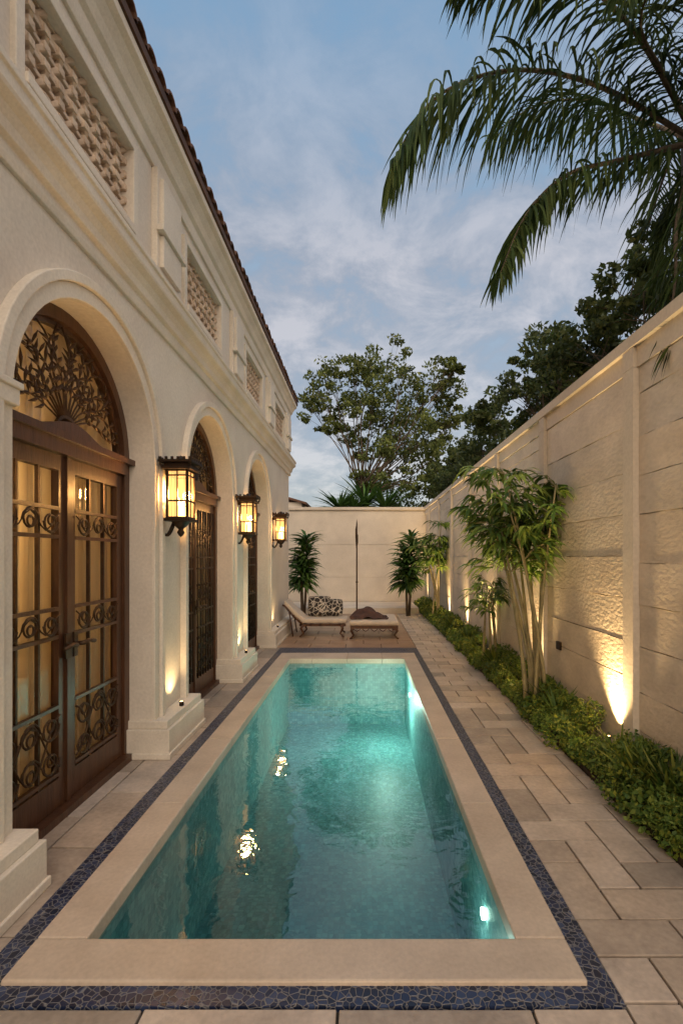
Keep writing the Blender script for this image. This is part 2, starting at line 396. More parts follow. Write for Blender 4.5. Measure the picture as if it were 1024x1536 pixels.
la=MB()
for yc,hw in WIN:
    ncol=9; nrow=6; cw=2*hw/ncol; rh=(WZ1-WZ0)/nrow; xm=XW-.045
    for i in range(ncol+1):
        for q in (-1,1):
            pts=[];
            for t in range(nrow*6+1):
                ph=t/6*math.pi; amp=cw*.27
                pts.append((xm+.012*q+.01*math.cos(ph*2),yc-hw+i*cw+q*amp*math.sin(ph),WZ0+t/6*rh))
            la.tube(pts,.0135,5)
    for j in range(nrow+1):
        la.box(xm-.02,xm+.02,yc-hw,yc+hw,WZ0+j*rh-.008,WZ0+j*rh+.008)
        for i in range(ncol+1): 
            y=yc-hw+i*cw
            if j<nrow: la.box(xm-.03,xm+.032,y-.016,y+.016,WZ0+j*rh-.014,WZ0+j*rh+.014)
la.build('lattice_screens',['lattice'],house,bevel=.003)

rf=MB(); XE=-.94; ZE=3.225; sl=.42
n=int((YE+.12-Y0)/.105)
for i in range(n):
    yc=Y0+.05+i*.105
    for cix in range(5):
        xa=XE+random.uniform(-.006,.006)-cix*.2; xb=xa-.23; za=ZE+(XE-xa)*sl+random.uniform(0,.006); zb=za+.23*sl-.012
        vs=[];ns=6
        for (xx,zz,rr) in((xa,za,.056),(xb,zb,.046)):
            for r2 in (rr,rr-.012):
                for j in range(ns+1):
                    t=math.pi*j/ns; vs.append((xx,yc+r2*math.cos(t),zz+r2*math.sin(t)*.9))
        q=ns+1; fs=[]
        for j in range(ns):
            fs+=[(j,j+1,2*q+j+1,2*q+j),(q+j,3*q+j,3*q+j+1,q+j+1),(j,q+j,q+j+1,j+1)]
        rf.add(vs,fs)
rf.quad((XE-.01,Y0,ZE-.01),(XE-.01,YE+.1,ZE-.01),(-2.3,YE+.1,ZE+1.36*sl-.01),(-2.3,Y0,ZE+1.36*sl-.01))
rf.quad((-3.65,Y0,ZE-.01),(-3.65,YE+.1,ZE-.01),(-2.3,YE+.1,ZE+1.36*sl-.01),(-2.3,Y0,ZE+1.36*sl-.01))
rf.box(-3.65,XE-.004,Y0,YE+.1,ZT+.052,ZE-.012)
rf.add([(XE-.02,YE+.08,ZE-.012),(-2.3,YE+.08,ZE+1.36*sl-.01),(-3.65,YE+.08,ZE-.012)],[(0,1,2)])
rf.build('roof',['tile'],house)

def spiral(mb,X,y,z,r,turn,a0,m,th=.0045,n=16):
    pts=[]
    for i in range(n+1):
        t=i/n; rr=r*(1-.8*t); a=a0+turn*t*2.6*math.pi
        pts.append((X,y+rr*math.cos(a),z+rr*math.sin(a)))
    mb.tube(pts,th,4,m)
for di,dc in enumerate(DOORS):
    dm=MB(); X0,X1=XD-.03,XD+.02
    dm.arch(X0,X1,dc,ZS,R-.05,R-.001,0); dm.arch(X0,X1-.02,dc,ZS,R-.07,R-.051,0)
    for sgn in(-1,1):
        ya,yb=sorted((dc+sgn*(R-.05),dc+sgn*(R-.001))); dm.box(X0,X1,ya,yb,0,ZS)
    dm.box(X0,X1+.015,dc-R+.051,dc+R-.051,ZS-.07,ZS-.015); dm.box(X0,X1+.03,dc-R+.002,dc+R-.002,ZS-.015,ZS+.012)
    dm.box(X0-.02,X1+.03,dc-R+.002,dc+R-.002,-.005,.03)
    pr=[]
    for i in range(13):
        t=i/12; pr.append((dc-.22+.44*t,ZS+.013+.05*math.sin(math.pi*t)**1.5))
    dm.profile_y(pr,X0+.005,X1+.02)
    zt=ZS-.072; zb=.032
    for sgn in(-1,1):
        a,bb=sorted((dc+sgn*.004,dc+sgn*(R-.053))); xa,xb=XD-.022,XD+.008; st=.05
        dm.box(xa,xb,a,a+st,zb,zt); dm.box(xa,xb,bb-st,bb,zb,zt)
        dm.box(xa,xb,a+st,bb-st,zb,zb+.11); dm.box(xa,xb,a+st,bb-st,zt-.06,zt)
        dm.quad((XD-.012,a+st,zb+.11),(XD-.012,bb-st,zb+.11),(XD-.012,bb-st,zt-.06),(XD-.012,a+st,zt-.06),2)
        ia,ib=a+st,bb-st; wd=ib-ia; xi=XD+.0
        for f in (.33,.67): dm.box(xi-.008,xi+.006,ia+wd*f-.005,ia+wd*f+.005,zb+.11,zt-.06,1)
        for (z0,z1) in ((.16,.42),(.69,.80),(1.08,1.19)):
            for zz in(z0,z1): dm.box(xi-.008,xi+.01,ia,ib,zz-.007,zz+.007,0 if di==0 else 1)
            hh=(z1-z0)/2; zc=(z0+z1)/2; nn=3
            for kx in range(nn):
                yc=ia+wd*(kx+.5)/nn; rr=min(wd/nn*.5,hh*.9); s1=1 if kx%2 else -1
                for zz in ([zc] if hh<.1 else [zc-.065,zc+.065]):
                    spiral(dm,xi+.012,yc,zz,rr,s1,0,1); spiral(dm,xi+.014,yc,zz,rr*.9,-s1,math.pi,1)
            if hh>.1:
                for s2 in(-1,1):
                    dm.tube([(xi+.013,ia+wd*t_/12,zc+s2*.10*math.cos(math.pi*t_/6)) for t_ in range(13)],.0045,4,1)
            else:
                dm.tube([(xi+.013,ia+wd*t_/12,zc+.035*math.cos(math.pi*t_/3)) for t_ in range(13)],.0035,4,1)
        if di>0:
            for f in (.0,.16,.33,.5,.67,.84,1): dm.tube([(xi+.016,ia+wd*f,zb+.11),(xi+.016,ia+wd*f,zt-.06)],.0055,5,1)
            for zz in (.5,.62,.92,1.0): dm.box(xi+.008,xi+.02,ia,ib,zz-.006,zz+.006,1)
    dm.box(XD+.0,XD+.018,dc-.014,dc+.014,zb,zt,0)
    dm.box(XD+.018,XD+.026,dc-.035,dc-.005,.60,.70,1); dm.box(XD+.018,XD+.026,dc+.02,dc+.045,.60,.70,1)
    dm.tube([(XD+.02,dc-.02,.65),(XD+.06,dc-.02,.655),(XD+.062,dc-.05,.66),(XD+.058,dc-.1,.65)],.009,8,1)
    dm.tube([(XD+.02,dc+.03,.65),(XD+.06,dc+.03,.655),(XD+.062,dc+.06,.66),(XD+.058,dc+.11,.65)],.009,8,1)
    n=15 if di==0 else 21
    for i in range(n):
        a=math.pi*(i+.5)/n; pts=[]; ph=random.uniform(0,6)
        for t in range(11):
            q=t/10; r=.05+(R-.075-.05)*q
            aa=math.pi/2+(a-math.pi/2)*(.45+.55*q**.6)+ (.09 if di==0 else .015)*math.sin(q*8+ph)*q
            pts.append((XD+.006,dc+r*math.cos(aa),ZS+.02+r*math.sin(aa)*.98))
        dm.tube(pts,.0045,4,1)
        for t in range(3,10):
            p=pts[t]
            for sg in(-1,1):
                if di==0 or t%2==0:
                    base=math.atan2(p[2]-ZS,p[1]-dc)+sg*random.uniform(.4,1.2); ln=.03+.05*random.random()
                    e=(XD+.008,p[1]+ln*math.cos(base),p[2]+ln*math.sin(base))
                    if math.hypot(e[1]-dc,e[2]-ZS)<R-.07 and e[2]>ZS+.02:
                        mid=((XD+.012),(p[1]+e[1])/2+.006*sg,(p[2]+e[2])/2)
                        dm.tube([p,mid,e],[.003,.0075,.001],4,1)
    for rr in ((.16,.30) if di else (.07,)):
        dm.arch(XD+.0,XD+.012,dc,ZS+.012,rr,rr+.012,1,n=20)
    vs=[(XD-.01,dc,ZS+.01)]+[(XD-.01,dc+(R-.052)*math.cos(math.pi*i/24),ZS+.01+(R-.06)*math.sin(math.pi*i/24)) for i in range(25)]
    dm.add(vs,[(0,i+1,i+2) for i in range(24)],2)
    dm.build('arched_door_%d'%(di+1),['wood','bronze' if di==0 else 'iron','glass'],house,bevel=0)
    cu=MB(); ny=260; vs=[];fs=[]
    for i in range(ny+1):
        y=dc-R+2*R*i/ny; x=XD-.085+.030*math.sin(i*.50+math.sin(i*.13)*1.6)+.007*math.sin(i*1.3)
        vs+=[(x,y,.0),(x+.006*math.sin(i*.3),y,ZS*.6),(XD-.085+(x-XD+.085)*.8,y,ZS+R)]
    for i in range(ny):
        for j in range(2): fs.append((i*3+j,i*3+3+j,i*3+4+j,i*3+1+j))
    cu.add(vs,fs,0,True); cu.build('curtain_%d'%(di+1),['curtain'],house)
    light('room_light_%d'%(di+1),'POINT',(XD-.42,dc-.42,1.2),[70,48,44][di],(1,.76,.48),house,.06)

def uplight(loc,tgt,en,size=80,rad=.02,stake=0.0):
    e=empty('garden_uplight',loc); u=MB()
    if stake: u.tube([(0,0,-stake),(0,0,.002)],.006,6)
    u.lathe([(0,-.0),(.010,0),(.013,.004),(.011,.022),(.014,.026),(.011,.026),(.0105,.022),(0,.022)],(0,0,0),12,0)
    u.lathe([(0,.024),(.0105,.024)],(0,0,0),12,1)
    u.build('fixture',['iron','glow'],e)
    light('spot','SPOT',(0,0,.04),en,WARM,e,rad,size,Vector(tgt)-Vector(loc)+Vector((0,0,0)))
for yy,en in ((1.2,14),(2.71,14),(4.2,14),(5.75,14)):
    uplight((XW+.062,yy,.185),(XW+.02,yy,.9),en,size=130,rad=.012)

for i,yy in enumerate((2.57,4.07,5.68)):
    e=empty('wall_lantern',(XW+.11,yy,1.32)); l=MB()
    hw=.050; zt=.13; zb=-.12
    for sx in(-1,1):
        for sy in(-1,1):
            l.box(sx*hw-.006,sx*hw+.006,sy*hw-.006,sy*hw+.006,zb,zt)
            l.tube([(sx*hw,sy*hw,zt),(sx*(hw+.025),sy*(hw+.025),zt+.02),(sx*(hw+.03),sy*(hw+.03),zt+.05)],[.006,.007,.003],5)
    for s_ in(-1,1):
        for zz in (zb+.005,-.03,zt-.03,zt-.005):
            l.box(s_*hw-.004,s_*hw+.004,-hw,hw,zz-.004,zz+.004); l.box(-hw,hw,s_*hw-.004,s_*hw+.004,zz-.0042,zz+.0042)
        l.box(s_*hw-.003,s_*hw+.003,-.003,.003,zb,zt); l.box(-.003,.003,s_*hw-.003,s_*hw+.003,zb,zt)
        g=hw-.001
        l.quad((s_*g,-g,zb),(s_*g,g,zb),(s_*g,g,zt),(s_*g,-g,zt),1); l.quad((-g,s_*g,zb),(g,s_*g,zb),(g,s_*g,zt),(-g,s_*g,zt),1)
    l.box(-.075,.075,-.075,.075,zt,zt+.012); l.box(-.085,.085,-.085,.085,zt+.034,zt+.046); l.box(-.062,.062,-.062,.062,zt+.013,zt+.033)
    for k in range(6):
        t=-.075+k*.03
        for s_ in(-1,1): l.box(t-.006,t+.006,s_*.079-.005,s_*.079+.005,zt+.046,zt+.06); l.box(s_*.079-.005,s_*.079+.005,t-.006,t+.006,zt+.046,zt+.06)
    l.lathe([(.06,zt+.046),(.03,zt+.06),(.012,zt+.075),(0,zt+.08)],(0,0,0),4)
    l.box(-.065,.065,-.065,.065,zb-.014,zb); 
    l.lathe([(.05,zb-.014),(.028,zb-.04),(.012,zb-.055),(.02,zb-.07),(.012,zb-.085),(0,zb-.095)],(0,0,0),10)
    for s_ in(-1,1):
        pts=[(-.105+.07*t,s_*.01,zb-.02-.05*math.sin(t*math.pi)-.03*(1-t)) for t in [q/8 for q in range(9)]]
        l.tube(pts,.007,5)
    l.box(-.109,-.095,-.03,.03,-.16,.12); l.box(-.1,-.05,-.012,.012,zt-.02,zt+.01); l.box(-.1,-.05,-.012,.012,zb-.012,zb+.008)
    for cx,cy,ch in((-.015,.015,.07),(.018,-.012,.06),(.0,.02,.05)):
        l.tube([(cx,cy,zb),(cx,cy,zb+ch)],.012,8,2)
        l.lathe([(.006,zb+ch),(.009,zb+ch+.015),(.004,zb+ch+.035),(0,zb+ch+.045)],(cx,cy,0),8,3)
    l.build('lantern_body',['iron','lampglass','glow','candle'],e)
    light('lantern_light','POINT',(0,0,.01),[54,48,44][i],(1,.63,.30),e,.05)

# ------------------------------------------------------------ boundary walls
bw=MB(); ztop=2.02
bw.box(XR+.012,XR+.16,-.6,YB+.16,-.01,ztop-.05,1)
bw.box(XR-.035,XR+.20,-.6,YB-.02,ztop-.055,ztop,1)
bw.box(XR-.012,XR+.0119,-.6,YB-.02,ztop-.15,ztop-.056,1)
pil=[1.15,2.30,3.42,4.60,5.80,7.0,8.2,9.4]
for y in pil: bw.box(XR-.03,XR+.0118,y-.045,y+.045,0,ztop-.151,1); bw.box(XR-.0305,XR-.0125,y-.045,y+.045,ztop-.149,ztop-.057,1)
ys=[-.6]+pil+[YB-.02]
for a,bb in zip(ys[:-1],ys[1:]):
    z=0.0
    while z<ztop-.16:
        h=random.uniform(.17,.225); z1=min(z+h,ztop-.153)
        if ztop-.153-z1<.08: z1=ztop-.153
        dx=random.uniform(0,.005)
        n=14; ya,yb=a+.046,bb-.046
        w0=[random.uniform(-.0025,.0025) for _ in range(n+1)]
        vs=[];fs=[]
        for i in range(n+1):
            y=ya+(yb-ya)*i/n
            vs+=[(XR-dx,y,z+.002+w0[i]),(XR-dx,y,z1-.001+w0[-i-1]),(XR+.014,y,z1-.001+w0[-i-1]),(XR+.014,y,z+.002+w0[i])]
        for i in range(n):
            for j in range(4): fs.append((i*4+j,i*4+(j+1)%4,i*4+4+(j+1)%4,i*4+4+j))
        bw.add(vs,fs,0); z=z1
bw.box(XR-.018,XR-.001,3.13,3.19,.41,.46,2)
bw.build('boundary_wall',['concrete','concrete_s','iron'],recalc=True)
bk=MB()
bk.box(-3.0,XR+.01,YB,YB+.15,-.01,ztop-.05,0); bk.box(-3.0,XR+.01,YB-.04,YB+.18,ztop-.055,ztop,0)
for zz,h in ((.11,.485),(.60,.655),(1.26,.66)): bk.box(-3,XR,YB-.008,YB-.0005,zz,zz+h,0)
bk.box(-3.0,.98,8.75,YB-.013,-.01,.10,0)
bk.build('boundary_wall.001',['concrete_s'],bevel=.002)
nb=MB(); nb.box(-2.9,-1.4,11.2,13.2,-.01,2.25,0)
nb.add([(-3.0,11.1,2.75),(-3.0,13.3,2.75),(-1.28,13.3,2.24),(-1.28,11.1,2.24),(-3.0,11.1,2.70),(-3.0,13.3,2.70),(-1.28,13.3,2.19),(-1.28,11.1,2.19)],[(0,1,2,3),(4,7,6,5),(0,3,7,4),(3,2,6,7),(2,1,5,6),(1,0,4,5)],1)
nb.build('neighbour_outbuilding',['plaster','tile'])

UPY=(2.42,3.52,4.72,5.92,7.15,8.35,9.55)
for y in UPY:
    uplight((XR-.062,y,.10),(XR-.0,y,.9),340,size=92,rad=.018,stake=.09)

# ------------------------------------------------------------ planting bed
sb=MB(); sb.box(1.033,XR-.001,-.3,YB-.05,-.011,.02); 
sb.build('planting_bed',['soil'])
hd=MB(); 
y=1.0
def ball(c,r,n,sq=(1,1,1)):
    d=rng.normal(size=(n,3)); d/=np.linalg.norm(d,axis=1)[:,None]; rr=r*rng.uniform(.35,1,size=(n,1))**.5
    return np.array(c)+d*rr*np.array(sq)
while y<YB-.2:
    near=min(abs(y-u) for u in UPY)<.15
    for x in (1.06,1.125,1.20):
        if near and x>1.15: continue
        r=random.uniform(.04,.105); zc=.04+random.uniform(0,.06)+(.09 if x>1.15 else 0)
        if near: r=min(r,.065); zc=.05
        n=int(600 if y<3 else (280 if y<5 else 130)); sz=.022 if y<3 else (.028 if y<5 else .038)
        sz*=random.choice((.75,1,1.35)); 
        hd.leaves(ball((x+random.uniform(-.03,.02 if near else .03),y+random.uniform(-.04,.04),zc),r,n,(1,1.1,1.0)),sz,random.choice((0,0,1)),random.choice((.35,.6)))
    y+=.09
for i in range(26):
    y=random.choice([1.75,1.9,2.05,2.2,2.9,3.1,4.3,5.4,6.5,7.7,8.8])+random.uniform(-.06,.06); x=random.uniform(1.12,1.2)
    for k in range(34):
        a=random.uniform(0,6.28); hd.strap((x,y,.05),(math.cos(a)*.6,math.sin(a)*.6,random.uniform(.5,1.6)),random.uniform(.12,.24),.02,.6,0)
hd.build('shrub_border',['leaf_bed','leaf_bright'])

# ------------------------------------------------------------ plants
def bamboo(name,base,H,spread,nst,nl,ls,t0=6):
    b=MB(); bx_,by_=base
    for i in range(nst):
        a=random.uniform(0,6.28); r0=random.uniform(0,.07); tip=(bx_-spread*random.uniform(-.25,.75),by_+math.sin(a)*spread*random.uniform(.3,1.1),H*random.uniform(.66,1.0))
        p0=(bx_+r0*math.cos(a),by_+r0*math.sin(a),0); pts=[]
        for t in range(9):
            q=t/8; e=q**1.5
            pts.append((min(p0[0]+(tip[0]-p0[0])*e,XR-.05),p0[1]+(tip[1]-p0[1])*e,tip[2]*q-(.05*q**4)))
        b.tube(pts,[.015-.010*t/8 for t in range(9)],6,0)
        for t in range(t0,9):
            for k in range(nl):
                q=pts[t]; an=random.uniform(0,6.28); ln=random.uniform(.08,.28)
                e=(min(q[0]+ln*math.cos(an),XR-.06),q[1]+ln*math.sin(an),q[2]+random.uniform(-.04,.12))
                b.tube([q,((q[0]+e[0])/2,(q[1]+e[1])/2,(q[2]+e[2])/2+.03),e],.003,3,0,False)
                for m_ in range(12):
                    a2=an+random.uniform(-1.2,1.2); f=random.uniform(.3,1)
                    pp=(q[0]+(e[0]-q[0])*f,q[1]+(e[1]-q[1])*f,q[2]+(e[2]-q[2])*f+.01)
                    b.strap(pp,(math.cos(a2),math.sin(a2),random.uniform(-.5,.5)),ls*random.uniform(.5,1.25),ls*.17,1.5,1,4)
    b.build(name,['stem','leaf_bright'])
bamboo('bamboo_shrub',(1.12,3.20),1.58,.38,10,5,.15)
bamboo('bamboo_shrub',(1.13,4.40),.95,.16,4,3,.11)
bamboo('bamboo_shrub',(1.12,7.6),1.62,.40,6,4,.17)
def dracaena(name,base,H,z0,Lf,n):
    d=MB(); bx_,by_=base
    for s_ in range(3):
        a=s_*2.1; tx,ty=bx_+.06*math.cos(a),by_+.06*math.sin(a); hh=H*(1-.16*s_)
        d.tube([(bx_+.02*math.cos(a),by_+.02*math.sin(a),0),(tx,ty,hh*.5),(tx,ty,hh-.12)],[.025,.02,.012],6,0)
        for i in range(n):
            t=random.random()**.8; zz=z0+(hh-.1-z0)*t; an=random.uniform(0,6.28); el=-.1+1.3*t*random.uniform(.6,1.3)
            d.strap((tx,ty,zz),(math.cos(an),math.sin(an),el),Lf*random.uniform(.7,1.15),.055,1.3,1,4)
    d.build(name,['bark','leaf_drac'])
dracaena('dracaena_plant',(-1.02,8.35),1.42,.50,.35,160)
dracaena('dracaena_plant',(.76,8.45),1.45,.50,.38,160)

# ------------------------------------------------------------ furniture
ch=empty('sun_lounger'); f=MB()
ya,yb=6.15,6.55; zs=.17
f.box(-.80,-.22,ya,ya+.03,zs-.03,zs); f.box(-.80,-.22,yb-.03,yb,zs-.03,zs)
for x in (-.78,-.66,-.54,-.42,-.30): f.box(x-.012,x+.012,ya,yb,zs-.022,zs-.004)
for x in(-.76,-.28):
    for y in(ya+.015,yb-.015):
        s_=1 if x<-.5 else -1
        f.tube([(x,y,zs-.02),(x-.02*s_,y,.11),(x+.01*s_,y,.05),(x-.025*s_,y,.012),(x-.04*s_,y,.012)],[.02,.017,.011,.012,.01],7)
bp=[(-.76,zs-.01),(-.98,zs+.22)]
for y in(ya+.01,yb-.01): f.tube([(bp[0][0],y,bp[0][1]),(-.88,y,zs+.10),(bp[1][0],y,bp[1][1]),(-1.01,y,zs+.235)],.013,6)
for t in (.2,.5,.8,1): f.tube([(bp[0][0]+(bp[1][0]-bp[0][0])*t,ya,bp[0][1]+.23*t),(bp[0][0]+(bp[1][0]-bp[0][0])*t,yb,bp[0][1]+.23*t)],.01,5)
f.tube([(-.93,ya+.02,zs+.17),(-.88,ya+.02,.01)],.009,5); f.tube([(-.93,yb-.02,zs+.17),(-.88,yb-.02,.01)],.009,5)
f.build('frame',['wood'],ch)
cs=MB()
p=[(-1.0,zs+.235),(-.88,zs+.11),(-.76,zs+.004),(-.5,zs+.002),(-.22,zs+.002)]
cs.profile(p+[(x+.02,z+.055) for x,z in reversed(p)],ya+.02,yb-.02)
cs.build('cushion',['cushion'],ch,bevel=.016,recalc=True)
def pillow(parent,loc,rx,sx,sy,sz,matk,name='pillow'):
    n=16; V=[];fs=[];N2=(n+1)**2
    for s_ in(1,-1):
        for i in range(n+1):
            for j in range(n+1):
                u=-1+2*i/n; v=-1+2*j/n; V.append((u*sx*(1-.08*v*v),v*sy*(1-.08*u*u),s_*sz*((1-u**4)*(1-v**4))**.5))
    for s_ in(0,1):
        for i in range(n):
            for j in range(n):
                a=s_*N2+i*(n+1)+j; q=(a,a+n+1,a+n+2,a+1); fs.append(q if s_==0 else q[::-1])
    c,s=math.cos(rx),math.sin(rx)
    V=[(x,y*c-z*s,y*s+z*c) for x,y,z in V]
    mb=MB(); mb.add(V,fs,0,True); return mb.build(name,[matk],parent,loc=loc)
pillow(ch,(-.58,6.48,zs+.19),1.2,.15,.14,.07,'pattern')
pillow(ch,(-.40,6.50,zs+.17),1.1,.13,.12,.06,'pattern')
oc=empty('sun_lounger'); f=MB(); ya,yb=6.0,6.75; xa,xb=-.16,.42
f.box(xa,xb,ya,ya+.03,.13,.165); f.box(xa,xb,yb-.03,yb,.13,.165); f.box(xa,xa+.03,ya+.031,yb-.031,.13,.165); f.box(xb-.03,xb,ya+.031,yb-.031,.13,.165)
f.box(xa+.031,xb-.031,ya+.031,yb-.031,.14,.16)
for x,s_ in((xa+.03,1),(xb-.03,-1)):
    for y in(ya+.02,yb-.02): f.tube([(x,y,.14),(x-.02*s_,y,.10),(x+.01*s_,y,.05),(x-.02*s_,y,.012),(x-.04*s_,y,.01)],[.024,.018,.012,.013,.01],7)
for k in range(5): 
    x=xa+.08+k*.105; f.tube([(x-.04,ya-.002,.125),(x,ya-.002,.10),(x+.04,ya-.002,.125)],.006,5)
f.build('frame',['wood'],oc)
c2=MB(); c2.box(xa-.01,xb+.01,ya-.01,yb+.01,.167,.225); c2.build('cushion',['cushion'],oc,bevel=.022)
th=MB(); n=24; vs=[];fs=[]
for i in range(n+1):
    for j in range(n+1):
        u=-1+2*i/n; v=-1+2*j/n; r=math.hypot(u,v)
        z=.012+.13*max(0,1-abs(u+.15)*1.15)**.8*max(0,1-v*v)+.012*math.sin(u*9+v*4)+.012*math.sin(v*11+u*3)
        vs.append((.07+u*.23*(1+.06*math.sin(v*7)),6.35+v*.22*(1+.06*math.sin(u*6)),.225+max(z,.004)*(1 if r<1.25 else .3)))
for i in range(n):
    for j in range(n): a=i*(n+1)+j; fs.append((a,a+n+1,a+n+2,a+1))
th.add(vs,fs,0,True); th.build('throw_blanket',['throw'],oc)
gp=MB()
gp.lathe([(0,0),(.09,0),(.09,.015),(.02,.03),(.012,.06),(.010,1.5),(.0,1.58)],(-.1,7.35,0),10)
gp.tube([(-.1,7.35,1.5),(-.112,7.35,1.42),(-.114,7.35,1.30),(-.105,7.35,1.1)],[.006,.011,.010,.005],6)
gp.tube([(-.1,7.35,1.36),(-.085,7.33,1.33),(-.085,7.33,1.22),(-.1,7.35,1.15)],.005,5)
gp.lathe([(.012,.0),(.022,.012),(.012,.024)],(-.1,7.35,.62),10)
gp.build('garden_pole',['iron'])

# ------------------------------------------------------------ trees
def S(px,py,Z): return ((px-545)/740*Z, Z, 1+(836-py)/740*Z)
def tree(name,base,fork,clusters,lk,leafsize,nl,trunk_r,flat=.8):
    t=MB(); f=Vector(fork); b0=Vector(base)
    t.tube([b0,b0.lerp(f,.5)+Vector((.08,0,0)),f],[trunk_r,trunk_r*.85,trunk_r*.7],9,0)
    for (c,r) in clusters:
        c=Vector(c); d=c-f; mid=f+d*.5+Vector((random.uniform(-.2,.2),random.uniform(-.2,.2),.10*d.length*random.uniform(-1,.5)))
        q1=f+(mid-f)*.5+Vector((random.uniform(-.06,.06),0,.05)); pts=[f,q1,mid,mid.lerp(c,.6),c]
        t.tube(pts,[trunk_r*.36,trunk_r*.27,trunk_r*.19,trunk_r*.12,trunk_r*.05],6,0)
        ns=12
        for k in range(ns):
            dd=Vector(rng.normal(size=3)).normalized(); tip=c+dd*r*random.uniform(.5,1.15)
            st=mid.lerp(c,random.uniform(.4,1)); t.tube([st,st.lerp(tip,.5)+Vector((0,0,.03)),tip],[trunk_r*.08,trunk_r*.05,trunk_r*.025],4,0,False)
            rs=r*random.uniform(.18,.42)
            t.leaves(ball(tip,rs,int(nl/ns*random.uniform(.6,1.3)),(1.25,1.2,flat)),leafsize,1,.5,.3)
    t.build(name,['bark',lk])
cl=[]
for px,py,r in [(478,592,22),(466,612,18),(500,562,22),(505,600,24),(530,625,22),(530,558,22),(556,545,20),(580,548,26),(605,558,26),(560,590,26),(600,600,28),(630,585,26),(655,562,22),(670,578,20),(681,552,10),(650,610,24),(676,625,18),(620,640,24),(650,650,22),(590,650,24),(560,640,24),(520,655,16),(498,640,16),(575,690,24),(610,690,26),(640,690,24),(600,720,24),(660,680,20),(550,675,16),(630,665,26),(580,620,24),(540,600,22),(650,715,22),(625,720,22),(570,715,18),(674,650,18),(590,675,22),(545,720,14)]:
    Z=14+random.uniform(-1.2,1.2); cl.append((S(px,py,Z),r/740*Z*1.25))
tree('broadleaf_tree',(-.05,14,0),S(543,742,14),cl,'leaf_tree',.12,540,.085)
for k,(yc,n) in enumerate(((3.4,13),(5.0,13),(7.0,14),(9.4,14),(12.0,14))):
    cl=[]
    for i in range(n):
        y=yc+random.uniform(-1.0,1.0)*(1+.1*k); x=random.uniform(1.62,2.6)
        top=[2.85,3.05,3.0,2.95,3.05][k]
        zz=random.uniform(1.95,top-.1)-.15*abs(y-yc)
        cl.append(((x,y,zz),random.uniform(.22,.36)))
    cl.append(((1.8,yc,top-.05),.25)); cl.append(((1.75,yc-.5,top-.15),.25)); cl.append(((1.8,yc+.6,top-.2),.28))
    if k==0: cl+=[((1.7,3.0,2.5),.3),((1.7,3.7,2.55),.3),((1.75,4.1,2.7),.26)]
    tree('evergreen_tree',(2.1,yc,0),(2.1,yc,1.5),cl,'leaf_dark',.055 if k<2 else .085,1150 if k<2 else 540,.05)
bm_=MB()
for i in range(26):
    x=random.uniform(.3,4.5); y=random.uniform(12,16); c=(x,y,random.uniform(1.6,2.5)+.12*max(0,x-1)); bm_.leaves(ball(c,random.uniform(.3,.55),260,(1.2,1,.8)),.13,0,.5)
bm_.build('background_foliage',['leaf_dark'])
for (x,y,zc,L_) in ((-.55,11.3,2.05,.75),(.05,11.6,2.2,.9),(.5,11.4,2.1,.75),(-.2,11.2,2.0,.6)):
    yk=MB(); yk.tube([(x,y,0),(x+.03,y,zc)],[.08,.06],8,0)
    for i in range(95):
        a=random.uniform(0,6.28); yk.strap((x,y,zc),(math.cos(a),math.sin(a),random.uniform(.05,1.7)),L_*random.uniform(.7,1.1),.055,.7,1,4)
    yk.build('yucca_plant',['bark','leaf_drac'])

# ------------------------------------------------------------ palm
def frond(mb,pts,L0,n=90,down=1.6):
    P=[Vector(p) for p in pts]
    def cr(t):
        k=len(P)-1; s_=min(int(t*k),k-1); u=t*k-s_
        p0=P[max(s_-1,0)];p1=P[s_];p2=P[s_+1];p3=P[min(s_+2,k)]
        return .5*((2*p1)+(-p0+p2)*u+(2*p0-5*p1+4*p2-p3)*u*u+(-p0+3*p1-3*p2+p3)*u**3)
    C=[cr(i/24) for i in range(25)]
    mb.tube(C,[.013*(1-i/25)+.002 for i in range(25)],6,0)
    for i in range(n):
        t=.10+.90*(i+.5)/n; p=cr(t); d=(cr(min(t+.01,1))-cr(t-.01)).normalized()
        side=d.cross(Vector((0,0,1))); 
        if side.length<.05: side=Vector((0,1,0))
        side.normalize()
        env=math.sin(math.pi*(.14+.80*t))**.5
        for s_ in(-1,1):
            dr=side*s_*random.uniform(.35,1.0)+d*random.uniform(.35,.75)+Vector((0,0,random.uniform(-.8,.2)))
            mb.strap(p,dr,L0*env*random.uniform(.75,1.2),.0165,down*random.uniform(.6,1.6),1,6)
pm=MB(); C0=(1.72,2.55,3.15)
pm.tube([(1.80,2.6,0),(1.83,2.62,1.5),(1.76,2.57,2.6),C0],[.13,.10,.085,.07],12,0)
def F(lst,L0=.42,n=110,down=1.7): frond(pm,[C0]+lst,L0,n,down)
F([S(900,130,2.4),S(770,105,2.3),S(655,145,2.2),S(590,240,2.15)],.46,130)
F([S(930,240,2.5),S(850,262,2.45),S(790,320,2.4),S(750,410,2.35)],.34,120)
F([S(960,60,2.3),S(880,-20,2.1),S(780,-50,2.0),S(690,-40,1.9)],.32)
F([S(1015,330,2.4),S(1012,420,2.3),S(1000,500,2.2)],.30,80)
F([S(1060,60,2.2),S(1060,-60,1.9),S(1000,-80,1.7),S(930,-20,1.55)],.28)
F([S(960,180,2.9),S(880,150,3.2),S(800,160,3.4),S(735,205,3.5)],.42)
F([S(1060,280,2.2),S(1050,400,2.1),S(1020,510,2.0)],.34,90)
F([S(1040,260,2.6),S(990,330,2.7),S(985,420,2.7)],.32,80)
F([(1.9,3.0,3.5),(2.1,3.6,3.5),(2.2,4.1,3.1)],.38,60)
